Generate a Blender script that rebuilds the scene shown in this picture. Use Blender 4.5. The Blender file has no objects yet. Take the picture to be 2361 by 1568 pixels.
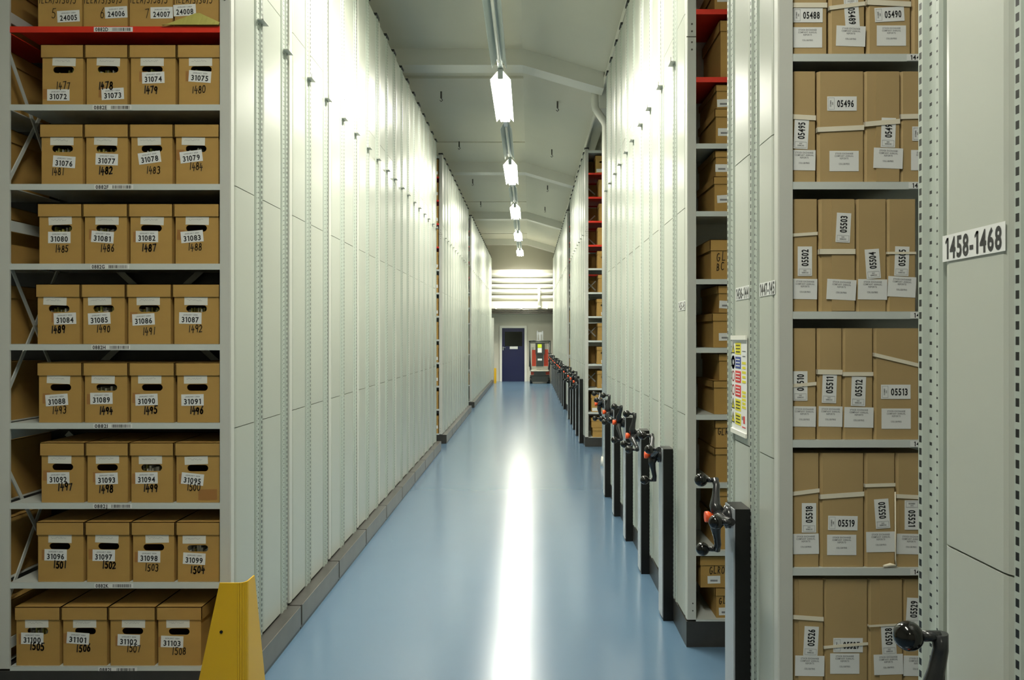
import bpy, bmesh, math, random
from mathutils import Vector
random.seed(7)
C = bpy.context.scene.collection
PI = math.pi
# ------------------------------------------------------------------ camera, world, light, exposure
HC = 1.70                       # eye height
F_PX, VX, VY = 1800.0, 1221.0, 778.0
W_PX, H_PX = 2361.0, 1568.0
cam_d = bpy.data.cameras.new('camera')
cam_d.sensor_fit = 'HORIZONTAL'; cam_d.sensor_width = 36.0
cam_d.lens = F_PX / W_PX * 36.0
cam_d.shift_x = -(VX - W_PX / 2) / W_PX
cam_d.shift_y = (VY - H_PX / 2) / W_PX
cam_d.clip_start = 0.05; cam_d.clip_end = 100
cam = bpy.data.objects.new('camera', cam_d); C.objects.link(cam)
cam.location = (0, 0, HC); cam.rotation_euler = (PI / 2, 0, 0)
bpy.context.scene.camera = cam

world = bpy.data.worlds.new('world'); bpy.context.scene.world = world
world.use_nodes = True
world.node_tree.nodes['Background'].inputs[0].default_value = (0.9, 0.95, 0.85, 1)
world.node_tree.nodes['Background'].inputs[1].default_value = 0.02
vs = bpy.context.scene.view_settings
vs.view_transform = 'Standard'; vs.look = 'None'; vs.gamma = 1.0; vs.use_curve_mapping = False
vs.exposure = 0.0

LAMP_X, LAMP_Z = -0.34, 4.72
LAMP_POWER = {1: 130.0, 2: 250.0, 7: 330.0}     # weaker lamp overhead, strong one by the end wall; all others:
LAMP_FULL = 190.0
LAMP_COLOR = (1.0, 0.975, 0.86)
LAMP_Y = [-3.5, 1.0, 5.5, 10.0, 14.5, 19.0, 23.5, 28.0]

def area_lamp(i, parent):
    d = bpy.data.lights.new('lamp_glow', 'AREA'); d.shape = 'RECTANGLE'
    d.size = 0.20; d.size_y = 1.72; d.energy = LAMP_POWER.get(i, LAMP_FULL); d.color = LAMP_COLOR
    d.spread = math.radians(165)
    o = bpy.data.objects.new('lamp_glow', d); C.objects.link(o)
    o.parent = parent; o.location = (0, 0, 0)
    return o

# ------------------------------------------------------------------ materials
def mat(name, col, rough=0.5, metal=0.0, noise=0.0, nscale=8.0, spec=0.5, bump=0.0, coat=0.0, coat_r=0.1, stretch=None):
    m = bpy.data.materials.new(name); m.use_nodes = True
    nt = m.node_tree; b = nt.nodes['Principled BSDF']
    b.inputs['Base Color'].default_value = (*col, 1); b.inputs['Roughness'].default_value = rough
    b.inputs['Metallic'].default_value = metal; b.inputs['Specular IOR Level'].default_value = spec
    b.inputs['Coat Weight'].default_value = coat; b.inputs['Coat Roughness'].default_value = coat_r
    if noise or bump:
        tc = nt.nodes.new('ShaderNodeTexCoord'); mp = nt.nodes.new('ShaderNodeMapping')
        n = nt.nodes.new('ShaderNodeTexNoise'); n.inputs['Scale'].default_value = nscale; n.inputs['Detail'].default_value = 4
        if stretch: mp.inputs['Scale'].default_value = stretch
        nt.links.new(tc.outputs['Object'], mp.inputs[0]); nt.links.new(mp.outputs[0], n.inputs['Vector'])
        if noise:
            mx = nt.nodes.new('ShaderNodeMix'); mx.data_type = 'RGBA'
            mx.inputs['A'].default_value = (*[c * (1 - noise) for c in col], 1)
            mx.inputs['B'].default_value = (*[min(1, c * (1 + noise)) for c in col], 1)
            nt.links.new(n.outputs[0], mx.inputs['Factor']); nt.links.new(mx.outputs['Result'], b.inputs['Base Color'])
        if bump:
            bp = nt.nodes.new('ShaderNodeBump'); bp.inputs['Strength'].default_value = bump; bp.inputs['Distance'].default_value = 0.01
            nt.links.new(n.outputs[0], bp.inputs['Height']); nt.links.new(bp.outputs[0], b.inputs['Normal'])
    return m

def emit(name, col, s):
    m = bpy.data.materials.new(name); m.use_nodes = True
    b = m.node_tree.nodes['Principled BSDF']
    b.inputs['Base Color'].default_value = (1, 1, 1, 1)
    b.inputs['Emission Color'].default_value = (*col, 1); b.inputs['Emission Strength'].default_value = s
    return m

def slotted(name, col):
    m = bpy.data.materials.new(name); m.use_nodes = True
    nt = m.node_tree; b = nt.nodes['Principled BSDF']; b.inputs['Roughness'].default_value = 0.38
    tc = nt.nodes.new('ShaderNodeTexCoord'); sp = nt.nodes.new('ShaderNodeSeparateXYZ')
    nt.links.new(tc.outputs['Object'], sp.inputs[0])
    def mth(op, a, bb=None):
        n = nt.nodes.new('ShaderNodeMath'); n.operation = op
        for i, v in enumerate((a, bb)):
            if v is None: continue
            if isinstance(v, (int, float)): n.inputs[i].default_value = v
            else: nt.links.new(v, n.inputs[i])
        return n.outputs[0]
    y, z = sp.outputs[1], sp.outputs[2]
    def holes(yc, hw, pitch, frac, ph=0.0):
        a = mth('LESS_THAN', mth('ABSOLUTE', mth('SUBTRACT', y, yc)), hw)
        c = mth('LESS_THAN', mth('FRACT', mth('ADD', mth('DIVIDE', z, pitch), ph)), frac)
        return mth('MULTIPLY', a, c)
    h = mth('MAXIMUM', mth('MAXIMUM', holes(-0.004, 0.0048, 0.0272, 0.55), holes(-0.034, 0.0050, 0.0272, 0.27, 0.1)), holes(-0.070, 0.003, 0.0272, 0.16, 0.3))
    mx = nt.nodes.new('ShaderNodeMix'); mx.data_type = 'RGBA'
    mx.inputs['A'].default_value = (*col, 1); mx.inputs['B'].default_value = (0.004, 0.004, 0.004, 1)
    nt.links.new(h, mx.inputs['Factor']); nt.links.new(mx.outputs['Result'], b.inputs['Base Color'])
    return m

M = {}
M['panel'] = mat('panel_paint', (0.49, 0.515, 0.45), 0.30, noise=0.02, nscale=3)
M['upright'] = mat('upright_paint', (0.60, 0.61, 0.55), 0.38)
M['slot'] = slotted('slotted_upright_paint', (0.45, 0.50, 0.44))
M['shelf'] = mat('shelf_paint', (0.62, 0.66, 0.62), 0.4)
M['red'] = mat('red_shelf_paint', (0.74, 0.035, 0.015), 0.4)
M['card'] = mat('cardboard', (0.45, 0.27, 0.070), 0.75, noise=0.10, nscale=6, stretch=(1, 1, 3))
M['card2'] = mat('folder_board', (0.43, 0.305, 0.135), 0.7, noise=0.07, nscale=5)
M['paper'] = mat('white_paper', (0.82, 0.83, 0.80), 0.6)
M['slip'] = mat('pencil_slip_paper', (0.78, 0.77, 0.68), 0.6)
M['ink'] = mat('black_ink', (0.012, 0.012, 0.012), 0.5)
M['marker'] = mat('marker_ink', (0.02, 0.014, 0.008), 0.6)
M['pencil'] = mat('pencil', (0.42, 0.41, 0.37), 0.7)
M['greytext'] = mat('grey_print', (0.25, 0.25, 0.25), 0.7)
M['tapeb'] = mat('old_brown_tape', (0.36, 0.17, 0.045), 0.4)
M['cotton'] = mat('cotton_tape', (0.80, 0.74, 0.58), 0.9)
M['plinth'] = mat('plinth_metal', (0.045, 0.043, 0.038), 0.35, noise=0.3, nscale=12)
M['plinth_grey'] = mat('plinth_cover', (0.16, 0.15, 0.125), 0.32, metal=0.2, noise=0.3, nscale=9)
M['black'] = mat('black_paint', (0.008, 0.008, 0.007), 0.4, spec=0.3)
M['cap'] = mat('cap_plastic', (0.03, 0.03, 0.028), 0.5)
M['gloss'] = mat('black_gloss', (0.006, 0.006, 0.005), 0.12)
M['arm'] = mat('wheel_casting', (0.02, 0.021, 0.022), 0.22)
M['orange'] = mat('orange_plastic', (0.85, 0.10, 0.02), 0.4)
M['steel'] = mat('brushed_steel', (0.55, 0.57, 0.58), 0.35, metal=0.8)
M['cover'] = mat('post_cover_paint', (0.36, 0.39, 0.41), 0.25)
M['yellow'] = mat('yellow_paint', (0.74, 0.43, 0.010), 0.35)
M['olive'] = mat('olive_card', (0.45, 0.42, 0.10), 0.7)
M['ceil'] = mat('ceiling_paint', (0.80, 0.775, 0.655), 0.8, noise=0.03, nscale=1.5)
M['wall'] = mat('wall_paint', (0.68, 0.66, 0.56), 0.75, noise=0.02, nscale=2)
M['white'] = mat('white_gloss_paint', (0.86, 0.85, 0.77), 0.4)
M['trunk'] = mat('trunking_paint', (0.62, 0.68, 0.66), 0.35)
M['blue'] = mat('blue_door_paint', (0.006, 0.009, 0.06), 0.35)
M['glass'] = mat('dark_glass', (0.01, 0.012, 0.008), 0.08)
M['lred'] = mat('lift_red', (0.42, 0.04, 0.012), 0.4)
M['ldark'] = mat('lift_dark', (0.035, 0.04, 0.035), 0.4)
M['lgrey'] = mat('lift_grey', (0.42, 0.40, 0.32), 0.5)
M['lime'] = mat('lime_label', (0.62, 0.75, 0.02), 0.5)
M['syel'] = mat('sign_yellow', (0.80, 0.72, 0.02), 0.5)
M['sblue'] = mat('sign_blue', (0.04, 0.07, 0.32), 0.5)
M['sred'] = mat('sign_red', (0.72, 0.03, 0.03), 0.5)
M['dk'] = mat('dark_pipe', (0.13, 0.12, 0.10), 0.35, metal=0.5)
M['tube'] = emit('lamp_tube', (1.0, 0.99, 0.85), 40)
M['bark'] = M['ink']
fl = mat('floor_epoxy', (0.095, 0.165, 0.245), 0.20, noise=0.05, nscale=1.2, spec=0.6)
M['floor'] = fl

# ------------------------------------------------------------------ mesh builder
class MB:
    def __init__(s): s.v = []; s.f = []; s.sm = []
    def quad(s, pts, smooth=False):
        n = len(s.v); s.v += [tuple(p) for p in pts]; s.f.append(tuple(range(n, n + len(pts)))); s.sm.append(smooth); return s
    def box(s, x0, x1, y0, y1, z0, z1):
        x0, x1 = min(x0, x1), max(x0, x1); y0, y1 = min(y0, y1), max(y0, y1); z0, z1 = min(z0, z1), max(z0, z1)
        n = len(s.v)
        s.v += [(x0, y0, z0), (x1, y0, z0), (x1, y1, z0), (x0, y1, z0), (x0, y0, z1), (x1, y0, z1), (x1, y1, z1), (x0, y1, z1)]
        for q in ((0, 3, 2, 1), (4, 5, 6, 7), (0, 1, 5, 4), (1, 2, 6, 5), (2, 3, 7, 6), (3, 0, 4, 7)):
            s.f.append(tuple(n + i for i in q)); s.sm.append(False)
        return s
    def hexa(s, p):      # 8 points, bottom loop then top loop
        n = len(s.v); s.v += [tuple(q) for q in p]
        for q in ((0, 3, 2, 1), (4, 5, 6, 7), (0, 1, 5, 4), (1, 2, 6, 5), (2, 3, 7, 6), (3, 0, 4, 7)):
            s.f.append(tuple(n + i for i in q)); s.sm.append(False)
        return s
    def bar(s, a, b, w, t, up=(0, 1, 0)):   # flat bar from a to b, w across, t along 'up'
        a, b, up = Vector(a), Vector(b), Vector(up)
        d = (b - a).normalized(); side = d.cross(up).normalized() * w / 2; th = up.normalized() * t / 2
        return s.hexa([a - side - th, a + side - th, a + side + th, a - side + th, b - side - th, b + side - th, b + side + th, b - side + th])
    def prism_z(s, poly, z0, z1):
        n = len(s.v); k = len(poly)
        s.v += [(x, y, z0) for x, y in poly] + [(x, y, z1) for x, y in poly]
        for i in range(k):
            j = (i + 1) % k; s.f.append((n + i, n + j, n + k + j, n + k + i)); s.sm.append(False)
        s.f.append(tuple(n + i for i in reversed(range(k)))); s.f.append(tuple(n + k + i for i in range(k))); s.sm += [False, False]
        return s
    def extrude(s, poly, vec):              # 3-D polygon swept by a vector
        n = len(s.v); k = len(poly); vec = Vector(vec)
        s.v += [tuple(p) for p in poly] + [tuple(Vector(p) + vec) for p in poly]
        for i in range(k):
            j = (i + 1) % k; s.f.append((n + i, n + j, n + k + j, n + k + i)); s.sm.append(False)
        s.f.append(tuple(n + i for i in reversed(range(k)))); s.f.append(tuple(n + k + i for i in range(k))); s.sm += [False, False]
        return s
    def tube(s, pts, r, n=12, cap=True):
        pts = [Vector(p) for p in pts]; rs = r if isinstance(r, (list, tuple)) else [r] * len(pts)
        base = len(s.v); prev = None
        for i, p in enumerate(pts):
            d = (pts[min(i + 1, len(pts) - 1)] - pts[max(i - 1, 0)]).normalized()
            if prev is None:
                a = Vector((0, 0, 1)) if abs(d.z) < 0.9 else Vector((1, 0, 0))
                e1 = d.cross(a).normalized()
            else: e1 = (prev - d * prev.dot(d)).normalized()
            prev = e1; e2 = d.cross(e1)
            for k in range(n):
                t = 2 * PI * k / n
                s.v.append(tuple(p + (e1 * math.cos(t) + e2 * math.sin(t)) * rs[i]))
        for i in range(len(pts) - 1):
            for k in range(n):
                a = base + i * n + k; b = base + i * n + (k + 1) % n
                s.f.append((a, b, b + n, a + n)); s.sm.append(True)
        if cap:
            s.f.append(tuple(base + k for k in reversed(range(n)))); s.sm.append(False)
            e = base + (len(pts) - 1) * n
            s.f.append(tuple(e + k for k in range(n))); s.sm.append(False)
        return s
    def sphere(s, c, r, nu=20, nv=12):
        b = len(s.v)
        s.v.append((c[0], c[1], c[2] - r))
        for j in range(1, nv):
            ph = -PI / 2 + PI * j / nv
            for i in range(nu):
                t = 2 * PI * i / nu
                s.v.append((c[0] + r * math.cos(ph) * math.cos(t), c[1] + r * math.cos(ph) * math.sin(t), c[2] + r * math.sin(ph)))
        s.v.append((c[0], c[1], c[2] + r)); top = len(s.v) - 1
        for i in range(nu):
            j = (i + 1) % nu
            s.f.append((b, b + 1 + j, b + 1 + i)); s.sm.append(True)
            e = b + 1 + (nv - 2) * nu
            s.f.append((top, e + i, e + j)); s.sm.append(True)
            for k in range(nv - 2):
                q = b + 1 + k * nu
                s.f.append((q + i, q + j, q + nu + j, q + nu + i)); s.sm.append(True)
        return s
    def build(s, name, m, parent=None, loc=None):
        me = bpy.data.meshes.new(name); me.from_pydata(s.v, [], s.f); me.update()
        me.polygons.foreach_set('use_smooth', s.sm)
        if m: me.materials.append(m)
        o = bpy.data.objects.new(name, me); C.objects.link(o)
        if parent: o.parent = parent
        if loc: o.location = loc
        return o

def thing(name, label, cat, loc=(0, 0, 0), group=None):
    o = bpy.data.objects.new(name, None); C.objects.link(o); o.empty_display_size = 0.1
    o.location = loc; o['label'] = label; o['category'] = cat
    if group: o['group'] = group
    return o
def tag(o, label, cat, group=None):
    o['label'] = label; o['category'] = cat
    if group: o['group'] = group
    return o
def struct(o): o['kind'] = 'structure'; return o
def copy_tree(o, parent=None):
    c = o.copy(); C.objects.link(c)
    if parent: c.parent = parent
    for ch in o.children: copy_tree(ch, c)
    return c

# ------------------------------------------------------------------ lettering
GLYPH = {}
def load_glyphs():
    objs = []
    for ch in 'ABCDEFGHIJKLMNOPQRSTUVWXYZ0123456789-/':
        cu = bpy.data.curves.new('g', 'FONT'); cu.body = ch; cu.size = 1.0; cu.offset = 0.028; cu.resolution_u = 3
        o = bpy.data.objects.new('g', cu); C.objects.link(o); objs.append((ch, o, cu))
    dg = bpy.context.evaluated_depsgraph_get()
    for ch, o, cu in objs:
        me = o.evaluated_get(dg).to_mesh()
        vv = [(v.co.x, v.co.y) for v in me.vertices]; ff = [tuple(p.vertices) for p in me.polygons]
        x0 = min(v[0] for v in vv); x1 = max(v[0] for v in vv)
        GLYPH[ch] = ([(x - x0, y) for x, y in vv], ff, x1 - x0)
        o.evaluated_get(dg).to_mesh_clear()
    for ch, o, cu in objs:
        bpy.data.objects.remove(o); bpy.data.curves.remove(cu)
load_glyphs()
CAPH = max(y for x, y in GLYPH['H'][0])
_v, _f, _w = GLYPH['1']                      # give the figure one its flag
if _w < 0.2:
    _n = len(_v); _v = [(x + .14, y) for x, y in _v] + [(0, .70 * CAPH), (0, .83 * CAPH), (.14, CAPH), (.14 + _w, CAPH), (.14 + _w, .90 * CAPH), (.14, .82 * CAPH)]
    GLYPH['1'] = (_v, _f + [(_n, _n + 1, _n + 2, _n + 3, _n + 4, _n + 5)], _w + .14)

def rot2(x, y, deg):
    a = math.radians(deg); return x * math.cos(a) - y * math.sin(a), x * math.sin(a) + y * math.cos(a)

class Plane:                                  # a flat place to letter on: origin, right, up, out
    def __init__(s, o, ex, ey, en): s.o, s.ex, s.ey, s.en = Vector(o), Vector(ex), Vector(ey), Vector(en)
    def p(s, x, y, n=0.0): return s.o + s.ex * x + s.ey * y + s.en * n
    def rect(s, mb, cx, cy, w, h, deg=0, n=0.0005, t=0.0005):
        q = [(-w / 2, -h / 2), (w / 2, -h / 2), (w / 2, h / 2), (-w / 2, h / 2)]
        pts = [s.p(cx + rot2(a, b, deg)[0], cy + rot2(a, b, deg)[1], n) for a, b in q]
        mb.extrude(pts, s.en * t); return mb
    def text(s, mb, txt, cx, cy, h, deg=0, n=0.0012, aspect=1.0, gap=0.10, fit=None):
        k = h / CAPH; wtot = 0; lay = []
        for ch in txt:
            if ch == ' ': wtot += 0.30; continue
            g = GLYPH[ch]; gw = max(g[2], 0.34 if ch == '1' else 0.12)
            lay.append((ch, wtot + (gw - g[2]) / 2)); wtot += gw + gap
        wtot -= gap
        if fit: aspect = fit / (wtot * k)
        for ch, x in lay:
            vv, ff, gw = GLYPH[ch]; b = len(mb.v)
            for vx, vy in vv:
                a, c = rot2((vx + x - wtot / 2) * k * aspect, vy * k - h / 2, deg)
                mb.v.append(tuple(s.p(cx + a, cy + c, n)))
            for f in ff: mb.f.append(tuple(b + i for i in f)); mb.sm.append(False)
        return mb
    def stroke(s, mb, pts, w, n=0.0012):
        for (a, b) in zip(pts[:-1], pts[1:]):
            dx, dy = b[0] - a[0], b[1] - a[1]; L = math.hypot(dx, dy) or 1e-6
            ux, uy = dx / L * w / 2, dy / L * w / 2; px, py = -uy, ux
            q = [(a[0] - ux + px, a[1] - uy + py), (a[0] - ux - px, a[1] - uy - py), (b[0] + ux - px, b[1] + uy - py), (b[0] + ux + px, b[1] + uy + py)]
            mb.quad([s.p(x, y, n) for x, y in q])
    def hand(s, mb, txt, cx, cy, h, w=0.0045, seed=0, deg=0):
        r = random.Random(seed); adv = 0.0; lay = []
        for ch in txt:
            if ch == ' ': adv += 0.5; continue
            lay.append((ch, adv)); adv += (0.58 if ch in '1I/' else 0.74) + r.uniform(-0.04, 0.05)
        for ch, x in lay:
            dy = r.uniform(-0.07, 0.07); sc = r.uniform(0.92, 1.1)
            for st in HAND.get(ch, []):
                pts = []
                for (a, b) in st:
                    X = (a * 0.42 * sc + (x - adv / 2) * .80 + b * 0.06) * h; Y = (b * sc + dy - 0.5) * h
                    X, Y = rot2(X, Y, deg); pts.append((cx + X, cy + Y))
                s.stroke(mb, pts, w)
        return mb

def arc(cx, cy, rx, ry, a0, a1, n=9):
    return [(cx + rx * math.cos(math.radians(a0 + (a1 - a0) * i / n)), cy + ry * math.sin(math.radians(a0 + (a1 - a0) * i / n))) for i in range(n + 1)]
HAND = {
 '0': [arc(.5, .5, .45, .5, 90, 450)], '1': [[(.5, 1), (.45, 0)]],
 '2': [arc(.45, .72, .4, .28, 160, -40) + [(.05, 0), (.95, .05)]],
 '3': [arc(.4, .75, .4, .25, 140, -80) + arc(.4, .27, .45, .28, 80, -140)],
 '4': [[(.35, 1), (.05, .35), (.95, .4)], [(.7, .65), (.6, -.1)]],
 '5': [[(.9, 1), (.25, .97), (.15, .58)] + arc(.4, .3, .45, .3, 100, -140)],
 '6': [[(.75, 1), (.25, .55)] + arc(.5, .27, .36, .27, 150, 510)],
 '7': [[(.05, .95), (.9, 1), (.45, 0)]],
 '8': [arc(.5, .75, .32, .25, 270, 630), arc(.5, .25, .42, .26, 90, 450)],
 '9': [arc(.45, .72, .38, .27, 0, 360) + [(.8, .7), (.7, 0)]],
 'G': [arc(.5, .5, .45, .5, 60, 330) + [(.95, .45), (.55, .45)]],
 'L': [[(.2, 1), (.15, 0), (.85, .02)]], 'R': [[(.2, 0), (.2, 1)], arc(.25, .73, .55, .27, 90, -90) + [(.9, 0)]],
 'O': [arc(.5, .5, .45, .5, 90, 450)], 'B': [[(.2, 0), (.2, 1)], arc(.25, .75, .5, .25, 90, -90), arc(.25, .25, .6, .25, 90, -90)],
 'C': [arc(.5, .5, .45, .5, 50, 310)],
 'I': [[(.5, 1), (.5, 0)]], 'E': [[(.85, 1), (.2, 1), (.2, 0), (.9, 0)], [(.2, .5), (.7, .5)]],
 'A': [[(.05, 0), (.5, 1), (.9, 0)], [(.2, .35), (.75, .35)]], '/': [[(.8, 1.1), (.2, -.1)]],
 'S': [arc(.5, .75, .35, .25, 50, 270) + arc(.5, .25, .38, .25, 90, -140)],
}
def front_plane(x, y, z): return Plane((x, y, z), (1, 0, 0), (0, 0, 1), (0, -1, 0))

# ------------------------------------------------------------------ measured places
def PX(px, Y): return (px - VX) / F_PX * Y
def PZ(py, Y): return HC - (py - VY) / F_PX * Y
XL, XR = -1.398, 0.864            # panel planes beside the aisle
TOPZ = 4.63
SHELF = [0.160, 0.553, 0.925, 1.300, 1.668, 2.045, 2.418, 2.790, 3.155, 3.528, 3.902, 4.275]   # top of each shelf

# ------------------------------------------------------------------ the room
Y0R, Y1R, XW = -6.0, 30.2, 4.2
CZ = 5.40
RX0, RX1, DROP = -0.09, 1.05, 0.33       # ceiling runs flat, then slopes down to the right
def ceil_z(x): return CZ - min(1.0, max(0.0, (x - RX0) / (RX1 - RX0))) * DROP
struct(MB().box(-XW, XW, Y0R, Y1R, -0.1, 0).build('floor', M['floor']))
c = MB()
for xa, xb in ((-XW, RX0), (RX0, RX1), (RX1, XW)):
    za, zb = ceil_z(xa), ceil_z(xb)
    c.hexa([(xa, Y0R, za), (xb, Y0R, zb), (xb, Y1R, zb), (xa, Y1R, za), (xa, Y0R, za + .1), (xb, Y0R, zb + .1), (xb, Y1R, zb + .1), (xa, Y1R, za + .1)])
struct(c.build('ceiling', M['ceil']))
struct(MB().box(-XW - .1, -XW, Y0R, Y1R, 0, CZ).build('wall_left', M['wall']))
struct(MB().box(XW, XW + .1, Y0R, Y1R, 0, CZ).build('wall_right', M['wall']))
struct(MB().box(-XW, XW, Y1R, Y1R + .1, 0, CZ).build('wall_back', M['wall']))
struct(MB().box(-XW, XW, Y0R - .1, Y0R, 0, CZ).build('wall_front', M['wall']))
# roof beams across the aisle
BEAM_Y = [-2.9, 3.5, 10.0, 16.5, 23.0, 29.3]
for i, by in enumerate(BEAM_Y):
    b = MB(); d = 0.21
    for xa, xb in ((-XW, RX0), (RX0, 0.95)):
        za, zb = ceil_z(xa), ceil_z(xb)
        b.hexa([(xa, by, za - d), (xb, by, zb - d), (xb, by + .3, zb - d), (xa, by + .3, za - d), (xa, by, za), (xb, by, zb), (xb, by + .3, zb), (xa, by + .3, za)])
    struct(b.build('trim_%d' % (i + 1), M['white']))
# long eaves beam above the right racks
e = MB()
e.box(0.95, 1.15, Y0R, Y1R, 5.0, 5.03); e.box(1.04, 1.06, Y0R, Y1R, 5.03, 5.06)
e.box(0.95, 0.965, Y0R, Y1R, 4.93, 5.0)
struct(e.build('trim_7', M['white']))
n = 8
for by in (10.0, 16.5, 23.0):
    for dy, h in ((1.05, .035), (4.75, .02)):
        struct(MB().box(-XW, RX0, by + dy, by + dy + .07, CZ - h, CZ).build('trim_%d' % n, M['ceil'])); n += 1
for by in (11.75, 14.75, 18.25, 21.25):
    for px in (-1.33, 0.42):
        z = ceil_z(px)
        h = MB().box(px - .012, px + .012, by - .012, by + .012, z - .10, z); h.tube([(px, by, z - .10), (px + .02, by, z - .13), (px, by, z - .15), (px - .02, by, z - .13)], .006, 6)
        tag(h.build('ceiling_hook', M['dk']), 'dark ceiling hook %s of the lamps, %s roof beam' % ('left' if px < 0 else 'right', {11.75: 'just past the nearest', 14.75: 'well short of the second', 18.25: 'just past the second', 21.25: 'short of the third'}[by]), 'hook', 'ceiling hooks')

# ---- end wall: soffit, pipes, door
struct(MB().box(-XW, XW, 29.20, Y1R, 2.78, 3.05).build('trim_20', M['wall']))
struct(MB().box(-XW, XW, 29.36, Y1R, 3.05, 4.25).build('trim_21', M['wall']))
for i, (py, r) in enumerate(((634, .085), (647, .085), (660, .075), (672, .085), (686, .075))):
    z = PZ(py, 29.26)
    tag(MB().tube([(-XW, 29.27, z), (XW, 29.27, z)], r, 14).build('wall_pipe', M['white']), '%s of the five white horizontal pipes above the blue door' % ('topmost', 'second from top', 'middle', 'second from bottom', 'lowest')[i], 'pipe', 'pipes on the end wall')
vx = PX(1243, 29.1)
t = MB().tube([(vx, 29.12, PZ(664, 29.1)), (vx, 29.12, 2.86)], .05, 10); t.tube([(vx, 29.12, 2.86), (vx, 29.12, 2.81)], .075, 10)
tag(t.build('drop_pipe', M['white']), 'short vertical white pipe crossing the horizontal pipes above the lift truck', 'pipe')
for i, z in enumerate((2.73, 2.67, 2.61)):
    tag(MB().tube([(-XW, 29.22 + .03 * i, z), (XW, 29.22 + .03 * i, z)], .026, 8).build('cable_conduit', M['dk']), '%s thin dark conduit running under the ledge above the blue door' % ('upper', 'middle', 'lower')[i], 'pipe', 'conduits on the end wall')
for px in (1143.5, 1202, 1261):
    struct(MB().box(PX(px, 29.15) - .03, PX(px, 29.15) + .03, 29.14, 29.2, 2.76, 2.84).build('trim_%d' % (22 + int(px > 1150) + int(px > 1250)), M['white']))
dx0, dx1, dh, dy = -1.065, -0.195, 2.06, 30.19
door = bpy.data.objects.new('door_1', None); C.objects.link(door); struct(door); door.location = ((dx0 + dx1) / 2, dy, 0)
hw = (dx1 - dx0) / 2
dm = MB().box(-hw, hw, -.05, 0, 0, .98).box(-hw, hw, -.05, 0, .98, 1.36).box(-hw, -hw + .11, -.05, 0, 1.36, 1.92).box(hw - .09, hw, -.05, 0, 1.36, 1.92).box(-hw, hw, -.05, 0, 1.92, dh)
dm.box(-hw + .1, hw - .1, -.055, -.05, .12, 1.1)
dm.build('door_leaf', M['blue'], door)
MB().box(-hw + .11, hw - .09, -.03, -.02, 1.36, 1.92).build('door_glass', M['glass'], door)
fr = MB().box(-hw - .09, -hw, -.06, 0, 0, dh + .09).box(hw, hw + .09, -.06, 0, 0, dh + .09).box(-hw, hw, -.06, 0, dh, dh + .09)
fr.build('door_frame', M['white'], door)
MB().box(-hw + .30, -hw + .61, -.058, -.05, 1.25, 1.35).build('door_sign', M['paper'], door)
hd = MB().box(-hw + .03, -hw + .06, -.07, -.05, 1.20, 1.34); hd.tube([(-hw + .045, -.09, 1.31), (-hw + .15, -.09, 1.30)], .014, 8); hd.tube([(-hw + .045, -.05, 1.31), (-hw + .045, -.09, 1.31)], .012, 8)
hd.build('door_handle', M['steel'], door)

# ---- downpipe by the right racks
dp = thing('downpipe', 'white drainpipe bending down from the roof beam to the floor behind the right racks', 'pipe', (1.01, 10.35, 0))
MB().tube([(-.145, 0, 5.02), (-.145, 0, 4.78), (-.135, 0, 4.73), (-.02, 0, 4.56), (0, 0, 4.50), (0, 0, 0.02)], .05, 16).build('pipe', M['white'], dp)
MB().tube([(0, 0, 0), (0, 0, .12)], [.075, .06], 16).build('pipe_foot', M['white'], dp)
MB().box(-.09, .0, -.06, -.03, 4.72, 5.0).build('pipe_bracket', M['white'], dp)

# ------------------------------------------------------------------ lamps
tr = MB().box(LAMP_X - .03, LAMP_X + .03, -5.9, 29.4, 4.83, 4.87)
for hy in [y + 2.2 for y in LAMP_Y]: tr.tube([(LAMP_X, hy, 4.87), (LAMP_X, hy, CZ)], .006, 6)
tag(tr.build('lighting_trunking', M['trunk']), 'long white trunking rail carrying the strip lights down the aisle', 'light rail')
ORD = ['first', 'second', 'third', 'fourth', 'fifth', 'sixth', 'seventh', 'eighth', 'ninth', 'tenth', 'eleventh', 'twelfth', 'thirteenth', 'fourteenth']
def reflector(L, drop, w=.085):
    a = [(-.025, 4.83), (-w, 4.83 - drop), (-w + .006, 4.83 - drop - .004), (-.02, 4.815), (.02, 4.815), (w - .006, 4.83 - drop - .004), (w, 4.83 - drop), (.025, 4.83)]
    m = MB(); m.extrude([(x, -L / 2, z - LAMP_Z) for x, z in a], (0, L, 0)); return m
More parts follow.
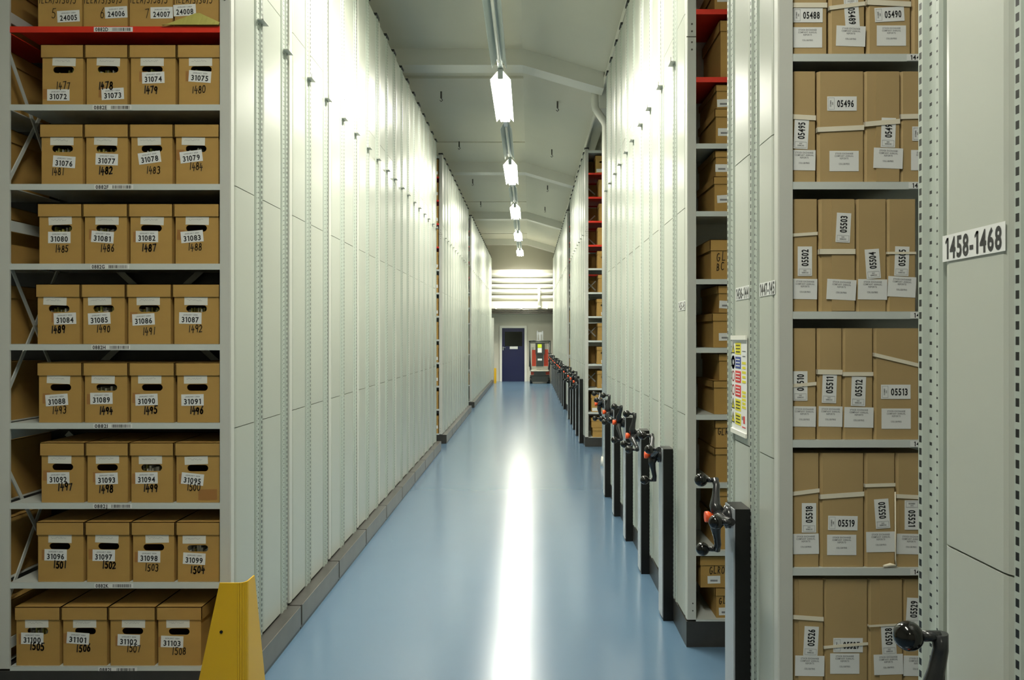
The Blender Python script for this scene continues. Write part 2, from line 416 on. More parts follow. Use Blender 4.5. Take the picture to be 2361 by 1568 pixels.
for i, ly in enumerate(LAMP_Y):
    lab = {0: 'lit strip light farthest behind the viewer', 1: 'lit strip light directly above the viewer', 2: 'lit strip light just above the top of the view, nearest left racks'}.get(i) or ('glowing strip light, %s from the front along the aisle' % ('nearest', 'second', 'third', 'fourth', 'farthest')[i - 3])
    t = thing('strip_light', lab, 'light', (LAMP_X, ly, LAMP_Z), 'lit strip lights')
    reflector(1.80, .12, .125).build('reflector', M['white'], t)
    for sx in (-.05, .05): MB().tube([(sx, -.88, .0), (sx, .88, .0)], .016, 10).build('lamp_tube', M['tube'], t)
    for ya in (-.93, .90): MB().box(-.03, .03, ya, ya + .03, -.01, .10).build('lamp_holder', M['trunk'], t)
    if i > 0: area_lamp(i, t).location = (0, 0, 0.01)
    if ly + 2.25 < 29:
        u = thing('strip_light', 'unlit strip light above the viewer' if i == 0 else 'unlit strip light overhead near the viewer' if i == 1 else 'unlit white strip light, %s from the front' % ('nearest in view', 'second', 'third', 'fourth', 'fifth')[i - 2], 'light', (LAMP_X, ly + 2.25, LAMP_Z), 'unlit strip lights')
        reflector(1.95, .12).build('reflector', M['trunk'], u)
        MB().tube([(0, -.9, .035), (0, .9, .035)], .016, 10).build('lamp_tube', M['white'], u)
        MB().box(-.028, .028, -1.25, -.98, .02, .11).build('connector', M['steel'], u)

# ------------------------------------------------------------------ racks
def xs(s, u): return s * u
def slot_upright(s, parent, y, z1=TOPZ):
    prof = [(-.085, -.004), (-.077, .001), (-.064, .001), (-.052, -.004), (-.022, -.004), (-.013, .003), (.004, .004), (.010, -.006), (.010, -.04), (-.085, -.04)]
    poly = [(-s * o, yy) for yy, o in prof]
    m = MB().prism_z(poly, .14, z1)
    o = m.build('upright', M['slot'], parent, (0, y, 0))
    MB().box(-s * .03, s * .02, -.06, .03, 3.333, 3.338).box(-s * .03, -s * .026, -.06, -.055, 3.333, 3.36).build('splice_plate', M['upright'], o)
    MB().box(-s * .012, s * .06, -.10, .03, z1, z1 + .02).build('upright_cap', M['cap'], o)
    return o
def panel(s, parent, ya, yb, joints=(1.27, 2.42, 3.50)):
    zs = [.15] + list(joints) + [TOPZ - .02]; m = MB()
    for a, b in zip(zs[:-1], zs[1:]):
        e = .018   # folded-back edges
        poly = [(xs(s, .012), ya), (xs(s, .002), ya + e), (xs(s, .0), ya + .03), (xs(s, .0), yb - .03), (xs(s, .002), yb - e), (xs(s, .012), yb), (xs(s, .03), yb), (xs(s, .03), ya)]
        m.prism_z(poly, a + .002, b - .002)
    m.box(xs(s, .014), xs(s, .028), ya, yb, .15, TOPZ - .03)
    return m.build('end_panel', M['panel'], parent)
def handwheel(parent, yc, a0):
    # axis points into the aisle (-x); root frame of the rack
    hx, hz = -.135, .985
    hub = MB()
    hub.tube([(-.062, yc, hz), (-.085, yc, hz), (-.09, yc, hz), (-.115, yc, hz)], [.045, .045, .032, .026], 16)
    for k in range(3):
        a = a0 + k * 2 * PI / 3; dy, dz = math.cos(a), math.sin(a)
        P = [(-.108, yc + dy * .012, hz + dz * .012), (-.118, yc + dy * .05, hz + dz * .05), (-.108, yc + dy * .095, hz + dz * .095), (-.100, yc + dy * .135, hz + dz * .135), (-.102, yc + dy * .165, hz + dz * .165)]
        hub.tube(P, [.030, .022, .015, .0135, .015], 12)
        hub.tube([(-.102, yc + dy * .16, hz + dz * .16), (-.135, yc + dy * .16, hz + dz * .16)], .010, 10)
    h = hub.build('handwheel', M['arm'], parent)
    for k in range(3):
        a = a0 + k * 2 * PI / 3
        MB().sphere((-.160, yc + math.cos(a) * .16, hz + math.sin(a) * .16), .027).build('ball_knob', M['gloss'], h)
    MB().tube([(-.112, yc, hz), (-.14, yc, hz), (-.142, yc, hz), (-.152, yc, hz), (-.165, yc, hz)], [.012, .013, .018, .022, .021], 14).build('lock_knob', M['orange'], h)['label'] = 'orange push knob'
def rack(side, y0, L, mid, far, label, wheel=None, lat=2.6, opened=False):
    s = -1 if side == 'L' else 1; xp = XL if side == 'L' else XR
    t = thing('mobile_rack', label, 'rack', (xp, y0, 0), 'closed mobile racks on the left' if (side == 'L' and not opened) else 'closed mobile racks on the right' if not opened else 'mobile racks facing an open gap')
    p0 = -.066 if side == 'L' else -.003
    pl = MB().box(xs(s, p0), xs(s, lat), .0, L - .012, 0.0, .14)
    plo = pl.build('base_plinth', M['plinth'], t)
    if side == 'L':
        MB().box(xs(s, p0 - .004), xs(s, p0), .012, L - .016, .02, .138).build('plinth_cover', M['plinth_grey'], plo)
    panel(s, t, .045, mid - .085); panel(s, t, mid + .012, far - .085)
    fu = MB().prism_z([(xs(s, .004), 0), (xs(s, .05), 0), (xs(s, .05), .045), (xs(s, 0), .045), (xs(s, 0), .006)], .15, TOPZ)
    if opened:
        fo = fu.build('upright', M['upright'], t)
        bz = MB()
        for z in (.20, .24): bz.tube([(xs(s, .032), .001, z), (xs(s, .032), -.0015, z)], .004, 8)
        for z in (3.28, 3.32, 3.38, 3.42): bz.tube([(xs(s, .027), .001, z), (xs(s, .027), -.003, z)], .005, 8)
        bz.box(xs(s, -.003), xs(s, .05), -.003, 0.0, 3.348, 3.352)
        bz.build('bolt', M['dk'], fo)
        MB().box(xs(s, -.01), xs(s, .06), -.01, .05, TOPZ, TOPZ + .02).build('upright_cap', M['cap'], fo)
    else: fu.build('upright', M['upright'], t)
    slot_upright(s, t, mid); slot_upright(s, t, far)
    MB().box(xs(s, .05), xs(s, lat), 0, L - .02, TOPZ - .06, TOPZ - .02).build('top_panel', M['shelf'], t)
    if wheel is not None:
        post = MB().box(-.062, -.002, mid, mid + .14, 0, 1.03).build('control_post', M['black'], t)
        MB().box(-.068, -.062, mid + .004, mid + .136, 0.02, 1.028).build('post_cover', M['cover'], post)
        handwheel(t, mid + .07, wheel)
    return t, s

def add_frames(t, s, u_list, L, zmax=TOPZ, upr=True, period=.985):
    # open side frames: slim posts with zig-zag bracing
    for u in u_list:
        for ya in (0, L - .045):
            if upr: MB().box(xs(s, u), xs(s, u + .05), ya + (.035 if ya else 0), ya + (.045 if ya else .010), .15, zmax).build('upright', M['upright'], t)
        m = MB(); z = .453
        uu = xs(s, u + .025); m.box(uu - .004, uu + .004, .02, .42, .23, .28)
        while z < zmax - .3:
            m.bar((uu, .02, z), (uu, .42, z + .62), .018, .006, (1, 0, 0))
            m.bar((uu + .007, .42, z), (uu + .007, .02, z + .62), .018, .006, (1, 0, 0))
            m.box(uu - .004, uu + .004, .02, .42, z + .765, z + .815)
            z += period
        m.build('side_brace', M['shelf'], t)
def shelves(t, s, ua, ub, L, zs, red_from=8, th=.028):
    out = []
    for k, z in enumerate(zs):
        m = MB().box(xs(s, ua), xs(s, ub), .004, L - .06, z - .004, z)
        m.box(xs(s, ua), xs(s, ub), .002, .006, z - th, z).box(xs(s, ua), xs(s, ub), L - .062, L - .058, z - th, z)
        out.append(m.build('shelf', M['red'] if k >= red_from else M['shelf'], t))
    return out
def back_brace(t, s, ua, ub, y):
    m = MB(); z = .3
    while z < 4.0:
        m.bar((xs(s, ua), y, z), (xs(s, ub), y, z + .9), .03, .004); m.bar((xs(s, ua), y + .006, z + .9), (xs(s, ub), y + .006, z), .03, .004); z += 1.1
    m.build('back_brace', M['shelf'], t)

LEFT_Y = 3.65
LEN, MID, FAR = 0.90, 0.42, 0.84
racks = {}
# left, nearest (its open face carries the box shelves)
t, s = rack('L', LEFT_Y, LEN, MID, FAR, 'white rack at left front, its open shelves full of numbered brown boxes', lat=3.0, opened=True)
racks['L0'] = t
add_frames(t, s, [1.033], LEN); back_brace(t, s, .05, 1.02, .43)
MB().box(xs(s, .05), xs(s, 2.6), .475, .479, .15, TOPZ - .06).build('light_block_sheet', M['plinth'], t)  # added dark sheet, its colour stands in for the shade behind the boxes
near_shelves = shelves(t, s, .05, 1.033, LEN, SHELF[:]) + shelves(t, s, 1.083, 2.4, LEN, SHELF[:])
for k, code in enumerate('LKJIHGFEDCBA'):
    if k > 8: break
    o = near_shelves[k]; z = SHELF[k]
    cx = {0: 271, 1: 262, 2: 259, 3: 260, 4: 255, 5: 253, 6: 262, 7: 258, 8: 261}[k]
    P = front_plane(PX(cx, LEFT_Y) - XL, .0015, z - .0145)
    lab = P.rect(MB(), 0, 0, .182, .022).build('shelf_label', M['paper'], o)
    tx = P.text(MB(), '0882' + code, -.054, 0, .0165, fit=.060)
    r = random.Random(k); x = -.004
    while x < .082:
        w = r.choice((.0014, .0014, .0028)); P.rect(tx, x, 0, w, .015, n=.001, t=.0002); x += w / 2 + r.choice((.0024, .0034))
    tx.build('shelf_lettering', M['ink'], o)
# remaining closed racks, left
def closed(side, y, count, text, wheels=None, first_open=False):
    proto = None
    for k in range(count):
        lab = text % ORD[k] if k < len(ORD) else text % ('next to last' if k == count - 2 else 'last')
        if proto is None:
            proto, _ = rack(side, y, LEN, MID, FAR, lab, wheels[0] if wheels else None, lat=2.2); o = proto
        else:
            if wheels:
                o, _ = rack(side, y + k * LEN, LEN, MID, FAR, lab, wheels[k % len(wheels)], lat=2.2)
            else:
                o = copy_tree(proto); o.location = (proto.location.x, y + k * LEN, 0); o['label'] = lab
closed('L', LEFT_Y + LEN, 8, '%s closed white rack end behind the front left box shelves')
L2 = 12.5
t, s = rack('L', L2, LEN, MID, FAR, 'white rack starting the second left block, brown boxes showing in its narrow gap', lat=2.2, opened=True); racks['L2'] = t
add_frames(t, s, [1.018], LEN); shelves(t, s, .05, 1.018, LEN, SHELF)
closed('L', L2 + LEN, 5, '%s closed white rack end behind the start of the second left block')
L3 = 18.82
t, s = rack('L', L3, LEN, MID, FAR, 'white rack starting the third and farthest left block', lat=2.2, opened=True); racks['L3'] = t
shelves(t, s, .05, 1.018, LEN, SHELF)
closed('L', L3 + LEN, 10, '%s closed white rack end behind the start of the farthest left block')
# small low cabinet end at the far left, beyond the racks
tag(MB().box(-3.4, XL + .06, 28.85, 29.4, 0, 2.42).build('low_rack', M['panel']), 'low white rack end at the far left corner beside the yellow post', 'rack')

# right
RCS = [max(.15, z - .025) for z in SHELF]
RA, RB, RC, R2, R3 = 1.045, 2.712, 4.285, 12.14, 18.05
A0 = math.radians(90)
t, s = rack('R', RA, .725, .336, .678, 'nearest right rack, its large panel sign reading 1458-1468', math.radians(90), lat=2.2, opened=True); racks['RA'] = t
t, s = rack('R', RB, .735, .33, .68, 'right rack with a colourful safety notice and open shelves of taped folder boxes', math.radians(174), lat=2.2, opened=True); racks['RB'] = t
SB = [.15, .455, .898, 1.343, 1.790, 2.241, 2.686, 3.13, 3.575, 4.02]
rb_shelves = shelves(t, s, .05, 1.018, .735, SB, 99, th=.026)
add_frames(t, s, [1.018], .735)
MB().box(xs(s, .05), xs(s, 2.2), .395, .399, .15, TOPZ - .06).build('light_block_sheet', M['upright'], t)  # added sheet, blocks light leaking in from the gap behind this rack
for k in range(2, 8):
    o = rb_shelves[k]; cx = PX(2112 + {2: 8, 3: 8, 4: 8, 5: 4, 6: 0, 7: 0}[k], RB) - XR
    P = front_plane(cx, .0015, SB[k] - .013)
    P.rect(MB(), .011, 0, .085, .022).build('shelf_label', M['paper'], o)
    P.text(MB(), '1447', 0.003, 0, .016, fit=.045).build('shelf_lettering', M['ink'], o)
t, s = rack('R', RC, LEN, .395, FAR, 'white rack at right with open shelves of lidded brown boxes, red upper shelves', math.radians(160), lat=2.2, opened=True); racks['RC'] = t
shelves(t, s, .05, 1.018, LEN, RCS); add_frames(t, s, [1.018], LEN)
MB().box(xs(s, .05), xs(s, 2.2), .475, .479, .15, TOPZ - .06).build('light_block_sheet', M['upright'], t)  # added sheet, hides the lit side wall so the gaps stay dark
closed('R', RC + LEN, 4, '%s closed white rack with a black handwheel post behind the right box shelves', [math.radians(a) for a in (90, 0, 90, 40)])
t, s = rack('R', R2, LEN, .395, FAR, 'white rack starting the second right block, red-shelved boxes facing the drainpipe gap', math.radians(80), lat=2.2, opened=True); racks['R2'] = t
shelves(t, s, .05, 1.018, LEN, [z - .015 for z in SHELF]); 
for zc in (2.53, 1.79, 1.06):
    m = MB(); m.bar((xs(s, .05), .430, zc - .075), (xs(s, .20), .430, zc + .075), .016, .004); m.bar((xs(s, .05), .436, zc + .075), (xs(s, .20), .436, zc - .075), .020, .004); m.build('back_brace', M['white'], t)
for z0, z1 in ((3.53, 3.66), (3.32, 3.19), (4.12, 4.0)):
    MB().bar((xs(s, .05), .430, z0), (xs(s, .19), .430, z1), .020, .004).build('back_brace', M['white'], t)
closed('R', R2 + LEN, 4, '%s closed white rack with a handwheel post in the second right block', [math.radians(a) for a in (30, 95, 60, 15)])
t, s = rack('R', R3, LEN, .395, FAR, 'white rack starting the third and farthest right block', math.radians(80), lat=2.2, opened=True); racks['R3'] = t
shelves(t, s, .05, 1.018, LEN, SHELF); back_brace(t, s, .05, .6, .43)
closed('R', R3 + LEN, 11, '%s closed white rack in the farthest right block beside the lift truck', [math.radians(a) for a in (30, 95, 60, 15)])

# panel number signs (lettering faces the aisle)
def panel_sign(t, root_y, txt, yc, zc, w, h, th, aspect):
    P = Plane((0.0, yc - root_y, zc), (0, -1, 0), (0, 0, 1), (-1, 0, 0))
    pn = P.rect(MB(), 0, 0, w, h, n=.0015).build('number_sign', M['paper'], t)
    P.text(MB(), txt, 0, 0, th, n=.0025, fit=w * aspect).build('sign_lettering', M['ink'], pn)
panel_sign(racks['RA'], RA, '1458-1468', 1.522, 1.884, .215, .054, .042, .90)
panel_sign(racks['RB'], RB, '1447-145', 2.835, 1.877, .185, .050, .042, .92)
panel_sign(racks['RB'], RB, '1436-144', 3.165, 1.880, .20, .052, .042, .92)
panel_sign(racks['RC'], RC, '1425-143', 4.42, 1.88, .20, .052, .042, .92)
# safety notice
Yn = 3.20; P = Plane((0, Yn - RB, HC - .196), (0, -1, 0), (0, 0, 1), (-1, 0, 0))
no = P.rect(MB(), 0, 0, .225, .40, n=.003, t=.002).build('safety_notice', M['paper'], racks['RB'])
P.rect(MB(), 0, .195, .23, .018, n=.005, t=.006).build('notice_rail', M['white'], no)
P.rect(MB(), 0, -.195, .23, .018, n=.005, t=.006).build('notice_rail', M['white'], no)
for k, cn in enumerate(('syel', 'sblue', 'sred', 'sred', 'syel', 'syel')):
    yy = .150 - k * .058
    P.rect(MB(), -.015, yy, .085, .048, n=.0052).build('warning_block', M[cn], no)
    pic = MB()
    if cn == 'syel':
        a = [P.p(-.092 + dx, yy + dz, .0055) for dx, dz in ((-.020, -.018), (.020, -.018), (0, .022))]
        pic.quad(a); pic.build('warning_symbol', M['syel'], no)
        m2 = MB(); P.stroke(m2, [(-.112, yy - .018), (-.072, yy - .018), (-.092, yy + .022), (-.112, yy - .018)], .004, .006); P.stroke(m2, [(-.092, yy + .008), (-.092, yy - .006)], .004, .006); m2.build('warning_symbol', M['ink'], no)
    else:
        P.stroke(pic, arc(-.092, yy, .018, .020, 0, 360, 16), .005 if cn == 'sred' else .016, .0055); pic.build('warning_symbol', M[cn], no)
    tx = MB()
    for q in range(3): P.rect(tx, -.015, yy + .013 - q * .013, .06, .004, n=.0060)
    tx.build('warning_text', M['ink'] if cn == 'syel' else M['paper'], no)
for k, (yy, hh) in enumerate(((.055, .075), (-.055, .06))):
    m = MB()
    for q in range(5): P.rect(m, .072, yy + hh / 2 - q * hh / 4, .055 - .008 * (q % 2), .010, n=.0052)
    m.build('notice_text', M['syel'], no)
m = MB(); P.rect(m, .072, .14, .05, .004, n=.0052); P.rect(m, .072, .12, .04, .004, n=.0052); P.rect(m, .05, -.13, .018, .014, n=.0052); m.build('notice_text', M['greytext'], no)
m = MB(); P.rect(m, .075, -.135, .022, .030, n=.0052); P.rect(m, .072, -.165, .05, .004, n=.0052); m.build('notice_text', M['sred'], no)

# ------------------------------------------------------------------ boxes
def carton_mesh(w, d, h, hole=None):
    # open-topped carton, front at y=0, optional rounded hand hole (cx, cz, hw, hh) in the front
    bm = bmesh.new()
    def V(x, y, z): return bm.verts.new((x, y, z))
    o = [V(-w / 2, 0, 0), V(w / 2, 0, 0), V(w / 2, 0, h), V(-w / 2, 0, h)]
    bk = [V(-w / 2, d, 0), V(w / 2, d, 0), V(w / 2, d, h), V(-w / 2, d, h)]
    bm.faces.new((o[0], bk[0], bk[1], o[1])); bm.faces.new((o[1], bk[1], bk[2], o[2])); bm.faces.new((o[0], o[3], bk[3], bk[0])); bm.faces.new((bk[0], bk[3], bk[2], bk[1]))
    if hole:
        cx, cz, a, b = hole; ring = []
        for k in range(9): t = -PI / 2 + PI * k / 8; ring.append(V(cx + a - b + b * math.cos(t), 0, cz + b * math.sin(t)))
        for k in range(9): t = PI / 2 + PI * k / 8; ring.append(V(cx - a + b + b * math.cos(t), 0, cz + b * math.sin(t)))
        ed = [bm.edges.get((o[i], o[(i + 1) % 4])) or bm.edges.new((o[i], o[(i + 1) % 4])) for i in range(4)]
        ed += [bm.edges.new((ring[i], ring[(i + 1) % len(ring)])) for i in range(len(ring))]
        bmesh.ops.triangle_fill(bm, use_beauty=True, edges=ed)
        inner = [V(v.co.x, .004, v.co.z) for v in ring]
        for i in range(len(ring)):
            j = (i + 1) % len(ring); bm.faces.new((ring[i], ring[j], inner[j], inner[i]))
    else: bm.faces.new(o)
    me = bpy.data.meshes.new('body'); bm.to_mesh(me); bm.free(); me.materials.append(M['card']); return me

def archive_box(x0, x1, yf, zb, h, label, group, d=.38, lid=.060, hole=None, papers=0, seed=0, lid_out=.007, lid_front=.006):
    w = x1 - x0; cx = (x0 + x1) / 2
    t = thing('archive_box', label, 'box', (cx, yf, zb + .0009), group)
    hl = None
    if hole: hl = (hole[0] - cx, hole[1] - zb, hole[2], hole[3])
    me = carton_mesh(w, d, h - .004, hl)
    b = bpy.data.objects.new('body', me); C.objects.link(b); b.parent = t
    lm = MB()
    a, f = lid_out, lid_front
    z0, z1 = h - lid, h
    lm.box(-w / 2 - a, w / 2 + a, -f, d + f, z1 - .003, z1)
    lm.box(-w / 2 - a, w / 2 + a, -f, -f + .003, z0, z1); lm.box(-w / 2 - a, w / 2 + a, d + f - .003, d + f, z0, z1)
    lm.box(-w / 2 - a, -w / 2 - a + .003, -f, d + f, z0, z1); lm.box(w / 2 + a - .003, w / 2 + a, -f, d + f, z0, z1)
    lm.build('lid', M['card'], t)
    if papers and hl:
        r = random.Random(seed); x = hl[0] - .06
        mm = {0: MB(), 1: MB()}
        while x < hl[0] + .06:
            q = r.uniform(.003, .014); top = hl[1] + r.uniform(-.02, .012)
            mm[r.randint(0, 1)].box(x, x + q * .7, .02 + r.uniform(0, .02), d * .9, .004, top); x += q
        mm[0].build('papers', M['slip'], t); mm[1].build('papers', M['olive'], t)
    return t

def number_label(t, P, num, x, y, deg, w=.105, h=.0535):
    o = P.rect(MB(), x, y, w, h, deg).build('number_label', M['paper'], t)
    dx, dy = rot2(0, -.007, deg)
    tx = P.text(MB(), num, x + dx, y + dy, .0245, deg, fit=.080)
    tx.build('printed_number', M['ink'], o)
    dx, dy = rot2(0, .0155, deg)
    P.text(MB(), 'JANUARY 2004', x + dx, y + dy, .0065, deg, aspect=.95).build('printed_date', M['greytext'], o)

YB = LEFT_Y + .012
def row(k, code, items, lids, bottom=None):
    zb = SHELF[k]
    for i, it in enumerate(items):
        num, hw_, slip, hole, lab, rot, hwp = it
        l, r = lids[i], lids[i + 1] if isinstance(lids[i + 1], (int, float)) else lids[i + 1]
        x0, x1 = PX(l + 5, YB), PX(r - 3.5, YB)
        slz = min(PZ(slip[1], YB), zb + (.281 if k else .276) - .060 - .0195)
        hoz = min(PZ(hole[1], YB), slz - .0355)
        last = ['leftmost', 'second', 'third', 'rightmost'][i]
        t = archive_box(x0, x1, YB, zb, .281 if k else .276, 'brown lidded archive box with white sticker %s, %s on the %s shelf' % (num, last, '0882' + code), 'numbered boxes on the front left shelves',
                        hole=(PX(hole[0], YB), hoz, .049, .0155), papers=1 if random.random() < (.8 if k > 3 else .3) else 0, seed=int(num), lid_out=.0062)
        P = front_plane(-t.location.x, 0, -zb)          # lettering in world x / z
        sx, sy = PX(slip[0], YB), slz
        sr = random.uniform(-3, 3)
        so = P.rect(MB(), sx, sy, .109, .038, sr).build('paper_slip', M['slip'], t)
        sc = MB(); rr = random.Random(int(num) + 5)
        pts = [(sx - .042 + q * .0028, sy + .004 + rr.uniform(-.004, .004)) for q in range(26)]
        P.stroke(sc, pts, .0012); sc.build('pencil_note', M['pencil'], so)
        if rr.random() < .7:
            P.rect(MB(), PX(lab[0], YB) - .045 - rr.uniform(0, .012), PZ(lab[1], YB) + rr.uniform(-.004, .012), .035, .048, rr.uniform(-3, 3), n=.0002, t=.0002).build('old_tape', M['tapeb'], t)
        P.hand(MB(), hw_, PX(hwp[0], YB), PZ(hwp[1], YB), .031, w=.0058 if rr.random() < .6 else .0038, seed=int(num)).build('handwriting', M['marker'], t)
        number_label(t, P, num, PX(lab[0], YB), PZ(lab[1], YB), rot)
        if num == '31095':
            P.rect(MB(), PX(479, YB), PZ(1141, YB), .088, .05, 1, n=.0004, t=.0003).build('brown_tape', M['tapeb'], t)

row(7, 'E', [('31072', '1477', (148, 143), (146.5, 161.5), (134.7, 219.6), 0, (146, 198)), ('31073', '1478', (250, 138), (249, 158.5), (260, 217), 3, (244, 198)),
             ('31074', '1479', (351, 132.5), (351, 152.6), (353.5, 179.5), 2, (348, 207.5)), ('31075', '1480', (462.5, 131), (464, 152), (461, 177), -4, (459, 207.5))], [93, 195, 297, 408, 509])
row(6, 'F', [('31076', '1481', (143, 324), (144, 342), (148, 373.6), -4, (134, 396)), ('31077', '1482', (244, 321), (246, 340), (246.4, 368), -2, (244, 394)),
             ('31078', '1483', (344.4, 320), (350, 338), (345, 364), 8, (354, 392)), ('31079', '1484', (446, 317), (452, 334), (441, 361.5), 7, (452.6, 384))], [91, 194, 298, 401, 507])
row(5, 'G', [('31080', '1485', (139, 505), (142, 524.5), (137, 548), 0, (143, 573.5)), ('31081', '1486', (247, 503.6), (245.6, 524), (236.5, 547), -4, (248, 573)),
             ('31082', '1487', (351, 503), (349, 522), (339, 546), 0, (344, 571)), ('31083', '1488', (455, 500), (453, 520), (443, 546), 5, (450, 570))], [86, 191, 296, 400, 507])
row(4, 'H', [('31084', '1489', (127, 691), (136, 709), (150, 735), 2, (135, 760)), ('31085', '1490', (230, 690.6), (239, 710), (229, 735), 3, (239, 758)),
             ('31086', '1491', (342, 690), (344, 709), (331, 737), 3, (344, 764)), ('31087', '1492', (452, 689), (453, 708.5), (439, 734), -1, (451, 759))], [82, 187, 291, 397, 508])
row(3, 'I', [('31088', '1493', (135, 873.6), (140, 894), (131, 922.7), 4, (137, 946)), ('31089', '1494', (238, 875.5), (246, 894), (234, 919), 1, (245.6, 947)),
             ('31090', '1495', (345.5, 873), (351, 894), (338, 922), 2, (347.6, 946)), ('31091', '1496', (451, 873.6), (455, 894), (444, 922.7), 1, (454, 947))], [85, 191, 297, 404, 509])
row(2, 'J', [('31092', '1497', (138, 1056), (144.6, 1076), (134.4, 1102.6), 1, (150.5, 1123)), ('31093', '1498', (248, 1058), (247.5, 1078.5), (246, 1104), 2, (245, 1128)),
             ('31094', '1499', (347, 1061), (349.5, 1079), (338, 1102.6), 1, (348, 1125)), ('31095', '1500', (452.6, 1062), (456, 1080), (444, 1105), -6, (447, 1124))], [91, 197, 298, 402, 509])
row(1, 'K', [('31096', '1501', (138.6, 1238.5), (138, 1256.6), (128.5, 1280), -1, (138.6, 1302)), ('31097', '1502', (246.6, 1242), (250.6, 1260), (239.4, 1281), -1, (252, 1303)),
             ('31098', '1503', (362.5, 1242.5), (354.5, 1262.5), (344, 1284), -1, (350.5, 1309)), ('31099', '1504', (448, 1244.6), (456, 1265), (448, 1288.6), -3, (456, 1314))], [83, 196, 302, 405, 508.5])
row(0, 'L', [('31100', '1505', (85, 1431), (87, 1450), (74.6, 1472.5), -1, (86, 1491)), ('31101', '1506', (195.4, 1434), (197, 1452), (180, 1472), -4, (192.5, 1495)),
             ('31102', '1507', (308, 1435), (306, 1454), (297, 1476.5), -2, (309, 1496)), ('31103', '1508', (410.5, 1438), (413, 1457), (397, 1480), -2, (413, 1502))], [33, 141, 250, 360, 467])
# top visible shelf: boxes without hand holes in view
for i, (num, digit, l, r, lab, rot, hp) in enumerate((('24005', '5', 85, 191, (158, 38), 3, (126, 32)), ('24006', '6', 190, 296, (268, 29), 3, (237, 32)), ('24007', '7', 296, 400, (373, 30), 1, (341, 32)), ('24008', '', 400, 506, (426, 24), 3, (430, 30)))):
    t = archive_box(PX(l + 3, YB), PX(r - 2, YB), YB, SHELF[8], .29, 'brown archive box with sticker %s on the red 0882D shelf' % num, 'boxes on the red shelf', lid_out=.003)
    P = front_plane(-t.location.x, 0, -SHELF[8])
    if digit: P.hand(MB(), digit, PX(hp[0], YB), PZ(hp[1], YB), .045, w=.003, seed=i).build('handwriting', M['marker'], t)
    P.hand(MB(), 'ILEA/S/38/5', PX((l + r) / 2 - 5, YB), PZ(0, YB), .030, w=.003, seed=i + 4).build('handwriting', M['marker'], t)
    number_label(t, P, num, PX(lab[0], YB), PZ(lab[1], YB), rot)
# boxes of the next bay, glimpsed through the open side frame
for k in range(1, 9):
    archive_box(XL - 1.10 - .215, XL - 1.10, YB + .02, SHELF[k], .281, 'brown box glimpsed through the open side frame, %s shelf from the bottom' % ORD[k], 'boxes behind the left side frame')
archive_box(XL - 1.10 - .215, XL - 1.10, YB + .02, SHELF[0], .276, 'brown box in the dark behind the lowest left side frame, bottom shelf', 'boxes behind the left side frame')
# olive card drooping over the red shelf edge
m = MB(); z0 = SHELF[8]; N = 14; g = []
xa, xb = PX(375, LEFT_Y), PX(506, LEFT_Y)
for i in range(N + 1):
    q = i / N; x = xa + (xb - xa) * q
    hgt = max(0.0, 1 - abs(q - .62) / .62) if q < .62 else max(0.25, 1 - (q - .62) / .38 * .75)
    g.append((x, hgt * .062))
for (x1_, h1), (x2_, h2) in zip(g[:-1], g[1:]):
    m.hexa([(x1_, LEFT_Y - .012, z0 + .003), (x2_, LEFT_Y - .012, z0 + .003), (x2_, LEFT_Y - .010, z0 + .003), (x1_, LEFT_Y - .010, z0 + .003), (x1_, LEFT_Y + .001, z0 + .004 + h1), (x2_, LEFT_Y + .001, z0 + .004 + h2), (x2_, LEFT_Y + .003, z0 + .004 + h2), (x1_, LEFT_Y + .003, z0 + .004 + h1)])
tag(m.build('card_sheet', M['olive']), 'olive green card sheet drooping over the right end of the red shelf', 'paper')

